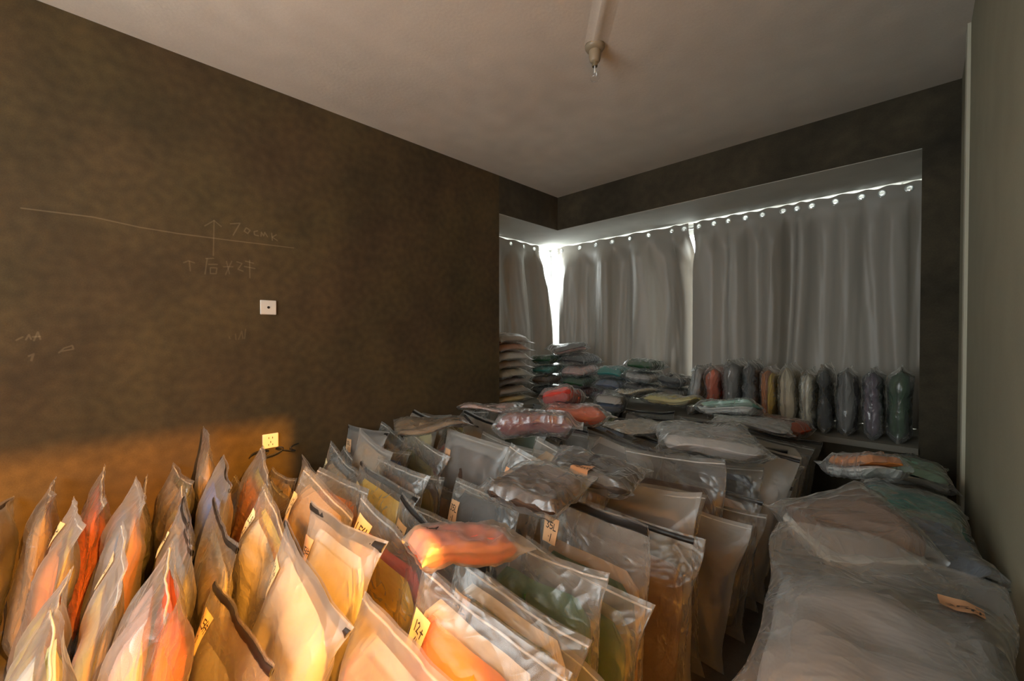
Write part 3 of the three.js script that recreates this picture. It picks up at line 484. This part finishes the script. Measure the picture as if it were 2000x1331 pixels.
flat('orange red bag lying behind the shiny maroon bag', -1.42, -1.98, { cloth: ['orange red'], w: 0.26, h: 0.40, t: 0.10, yaw: -0.7 }, ON);
flat('red bag behind the maroon and orange red bags', -1.62, -2.12, { cloth: ['red'], w: 0.24, h: 0.30, t: 0.10, yaw: 0.2 }, ON);
flat('large crinkled clear bag of white clothes lying on the aisle row', -0.76, -2.16, { cloth: ['pale grey'], w: 0.52, h: 0.52, t: 0.08, yaw: 0.5, wr: 2 }, ON);
flat('pale grey bag with black zip lying near the far end of the aisle row', -0.72, -2.75, { cloth: ['pale grey'], w: 0.46, h: 0.46, t: 0.028, yaw: 0.2, zip: 'black', film: 'frost' }, ON);
flat('rolled pale green bag lying before the upright bags', -0.95, -3.05, { cloth: ['white', 'mint'], w: 0.20, h: 0.44, t: 0.09, yaw: 1.4 }, ON);
flat('pale yellow bag lying before the upright bags', -1.40, -3.18, { cloth: ['pale yellow'], w: 0.26, h: 0.48, t: 0.06, yaw: 1.45, zip: 'black', film: 'frost' }, ON);
flat('orange red bag at the foot of the upright bags', -0.70, -3.28, { cloth: ['orange red'], w: 0.24, h: 0.40, t: 0.10, yaw: 1.3, film: 'frost' }, ON);
flat('yellow green glossy bag at the window corner end of the rows', -2.42, -3.05, { cloth: ['yellow'], w: 0.26, h: 0.36, t: 0.08, yaw: 0.6 }, ON);
flat('bulging slate blue bag before the low sill stack', -1.98, -3.30, { cloth: ['slate blue', 'pale grey'], w: 0.28, h: 0.34, t: 0.15, yaw: 0.3, film: 'frost' }, ON);
flat('cream bag beside the bulging slate blue bag', -1.72, -3.30, { cloth: ['cream'], w: 0.26, h: 0.34, t: 0.028, yaw: -0.4 }, ON);
flat('frosted white bag with black zip lying mid-room', -1.35, -2.60, { cloth: ['white'], w: 0.44, h: 0.46, t: 0.028, yaw: -0.4, zip: 'black', film: 'frost' }, ON);
flat('frosted grey bag with black zip lying near the left corner', -1.95, -2.62, { cloth: ['grey'], w: 0.42, h: 0.44, t: 0.028, yaw: 0.5, zip: 'black', film: 'frost' }, ON);
flat('frosted tan bag with black zip on the second row from wall', -2.05, -1.42, { cloth: ['tan'], w: 0.42, h: 0.46, t: 0.028, yaw: -0.5, zip: 'black', film: 'frost' }, ON);
flat('pale pink frosted bag lying on the second row from wall', -2.12, -1.95, { cloth: ['pale pink'], w: 0.34, h: 0.42, t: 0.028, yaw: -0.9, film: 'frost' }, ON);

const LS = 'stack of bags in the left cheek of the bay';
['yellow', 'tan', 'brown', 'cream', 'tan', 'white', 'orange', 'tan'].forEach((c, i) => flat(`${c} bag, ${ORD[i + 1]} from the sill in the stack beside the dark wall`, -3.05 + rr(-0.01, 0.01), -2.97 + rr(-0.02, 0.02), { cloth: [c], w: 0.44, h: 0.50, t: rr(0.055, 0.07), yaw: rr(-0.06, 0.06), film: 'frost2' }, LS));
const CP = 'corner pile of bags on the sill';
[['maroon', -2.66, -3.80], ['charcoal', -3.05, -3.74], ['dull purple', -2.252, -3.80], ['dark green', -2.66, -3.80], ['brown', -3.05, -3.74], ['slate blue', -2.252, -3.82], ['pale pink', -2.66, -3.78], ['teal', -3.05, -3.74], ['charcoal', -2.66, -3.80], ['dark green', -3.05, -3.74]].forEach(([c, x, z], i) =>
  flat(`${c} bag, ${ORD[i + 1]} laid in the corner pile on the sill`, x, z, { cloth: [c], w: 0.35, h: 0.42, t: rr(0.085, 0.10), yaw: rr(-0.03, 0.03), wr: 1.0 }, CP));
flat('bright teal bag on the right end of the corner pile', -2.26, -3.82, { cloth: ['teal'], w: 0.33, h: 0.38, t: 0.09, yaw: 0.1 }, CP);
flat('grey and pink bag topping the corner pile', -2.84, -3.76, { cloth: ['pale pink', 'grey'], w: 0.44, h: 0.46, t: 0.09, yaw: 0.9, film: 'frost' }, CP);
const LW = 'low stack of bags on the sill';
[['charcoal', -1.91, -3.80, 'bottom charcoal bag of the low sill stack'], ['grey', -1.615, -3.80, 'grey bag at the sill beside the upright bags'], ['pale grey', -1.91, -3.80, 'pale grey bag in the middle of the low sill stack'], ['charcoal', -1.615, -3.82, 'charcoal bag topping the pair beside the upright bags'], ['dark green', -1.91, -3.82, 'broad dark green bag topping the low sill stack']].forEach(([c, x, z, l]) =>
  flat(l, x, z, { cloth: [c], w: x < -1.8 ? 0.32 : 0.24, h: 0.40, t: 0.085, yaw: rr(-0.05, 0.05), wr: 1.4 }, LW));

// upright bags along the sill, like books
{
  const spec = [['pale grey', 0.09, 'white film bag leaning at the left end of the upright sill bags'], ['orange red', 0.10, 'orange red bag'], ['grey', 0.12, 'grey patterned bag'], ['charcoal', 0.09, 'charcoal bag'], ['orange', 0.09, 'mustard orange bag'], ['cream', 0.10, 'cream bag'], ['cream', 0.08, 'paler cream bag'], ['black', 0.06, 'thin black bag'],
    ['grey', 0.10, 'mid grey bag'], ['dull purple', 0.09, 'dull purple bag'], ['brown', 0.15, 'broad brown bag with a white top'], ['dark green', 0.10, 'blackish green bag'], ['dark brown', 0.09, 'dark brown bag'], ['olive', 0.10, 'olive bag'], ['dark green', 0.09, 'dark green bag near the pier'], ['slate blue', 0.09, 'grey green film bag beside the pier']];
  const fx = new Map(); let x = -1.41;
  spec.forEach(([c, t, l], i) => {
    const g = bag(l.includes('sill') || l.includes('pier') ? l : `${l}, ${ORD[i + 1]} from the left in the upright sill row`, { cloth: c === 'orange' ? ['orange', 'yellow'] : [c], t, w: rr(0.36, 0.42), h: rr(0.44, 0.50), vf: 0.91, bend: 0.88, sq: 1, lean: i ? rr(-0.03, 0.03) : 0.16, flop: rr(-0.25, 0.25), twist: 0, sag: 0.01, wr: 1.8, yaw: Math.PI / 2, pos: [0, SILL, -3.75], film: i % 3 ? 'frost' : 'clear', zip: 'clear', group: 'upright bags on the sill' });
    let lo = 9; for (const v of filmVerts(g)) lo = Math.min(lo, v[1]); g.position.y += SILL + 0.003 - lo;
    const m = splat(filmVerts(g), (v) => [cz(v[2]), Math.floor(v[1] / CELL)], (v) => v[0]); let dx = -9;
    for (const [k, [a]] of m) if (fx.has(k)) dx = Math.max(dx, fx.get(k) - a + 0.003);
    if (dx < -5) dx = x; let right = -9; for (const v of filmVerts(g)) right = Math.max(right, v[0] + dx);
    if (right > -0.008) { scene.remove(g); return; }
    for (const [k, [, b]] of m) fx.set(k, Math.max(fx.get(k) ?? -9, b + dx)); g.position.x += dx; raise(g);
  });
}
// bags piled along the right wall
const RW = 'bags piled along the right wall';
[[-1.02, ['grey', 'charcoal', 'tan']], [-1.54, ['brown', 'charcoal', 'tan', 'grey']], [-2.02, ['navy', 'grey', 'charcoal', 'cream']], [-2.50, ['grey', 'tan', 'charcoal', 'white']], [-2.97, ['charcoal', 'grey', 'tan', 'white']]].forEach(([z, cs], k) => cs.forEach((c, i) =>
  flat(`${c} bag, ${ORD[i + 1]} up in the ${ORD[k + 1]} right wall pile from the front`, -0.055 + rr(-0.01, 0.01), z, { cloth: [c], w: 0.36, h: 0.43, t: rr(0.10, 0.12), yaw: rr(-0.04, 0.04), film: 'frost' }, RW)));
flat('frosted bag of white and mint clothes with black zip by the far right wall', -0.06, -2.80, { cloth: ['white', 'mint'], w: 0.37, h: 0.56, t: 0.06, zip: 'black', film: 'frost', print: { at: [0.1, 0.78, 0.10, 0.035], mat: printHI }, note: 4, nu: -0.75, nv: 0.62, yaw: 0.05 }, RW);
flat('glossy teal bag against the right wall', -0.02, -1.98, { cloth: ['dull purple', 'teal'], w: 0.32, h: 0.46, t: 0.09, yaw: 0.05 }, RW);
flat('clear bag with orange clothes at the edge of the right pile', -0.17, -2.20, { cloth: ['white', 'orange'], w: 0.20, h: 0.26, t: 0.09, yaw: 0.7 }, RW);
flat('dark slate bag lying across the right pile', -0.03, -1.62, { cloth: ['charcoal', 'slate blue'], w: 0.34, h: 0.30, t: 0.06, yaw: 0.3 }, RW);
flat('frosted bag with a brown bundle at the left edge of the right pile', -0.15, -1.45, { cloth: ['white', 'brown'], w: 0.28, h: 0.32, t: 0.09, yaw: 0.6, film: 'frost' }, RW);
flat('big puffed frosted bag with an orange note nearest on the right', -0.055, -1.04, { cloth: ['grey'], w: 0.40, h: 0.50, t: 0.12, yaw: 0.06, pitch: -Math.PI / 2 + 0.2, sq: 0, film: 'frost', note: 4, nu: 0.45, nv: 0.66, nw: 0.065, nh: 0.08, vf: 0.7 }, RW);
// dark looped cord lying on the bags under the wall socket
{
  const c = thing('looped_cord', 'dark looped cord by the wall socket above the bags', 'cord', [XL + 0.025, 0.572, -0.80]);
  const pts = []; for (let i = 0; i <= 40; i++) { const a = i / 40 * TAU * 2.2; pts.push(new THREE.Vector3(0.02 * Math.sin(a) + 0.0006 * i, 0.02 * Math.cos(a), -0.10 + 0.006 * i + 0.03 * Math.sin(a * 1.5))); }
  obj('cord', new THREE.TubeGeometry(new THREE.CatmullRomCurve3(pts), 90, 0.004, 7), M.dark, c);
}
renderer.render(scene, camera);
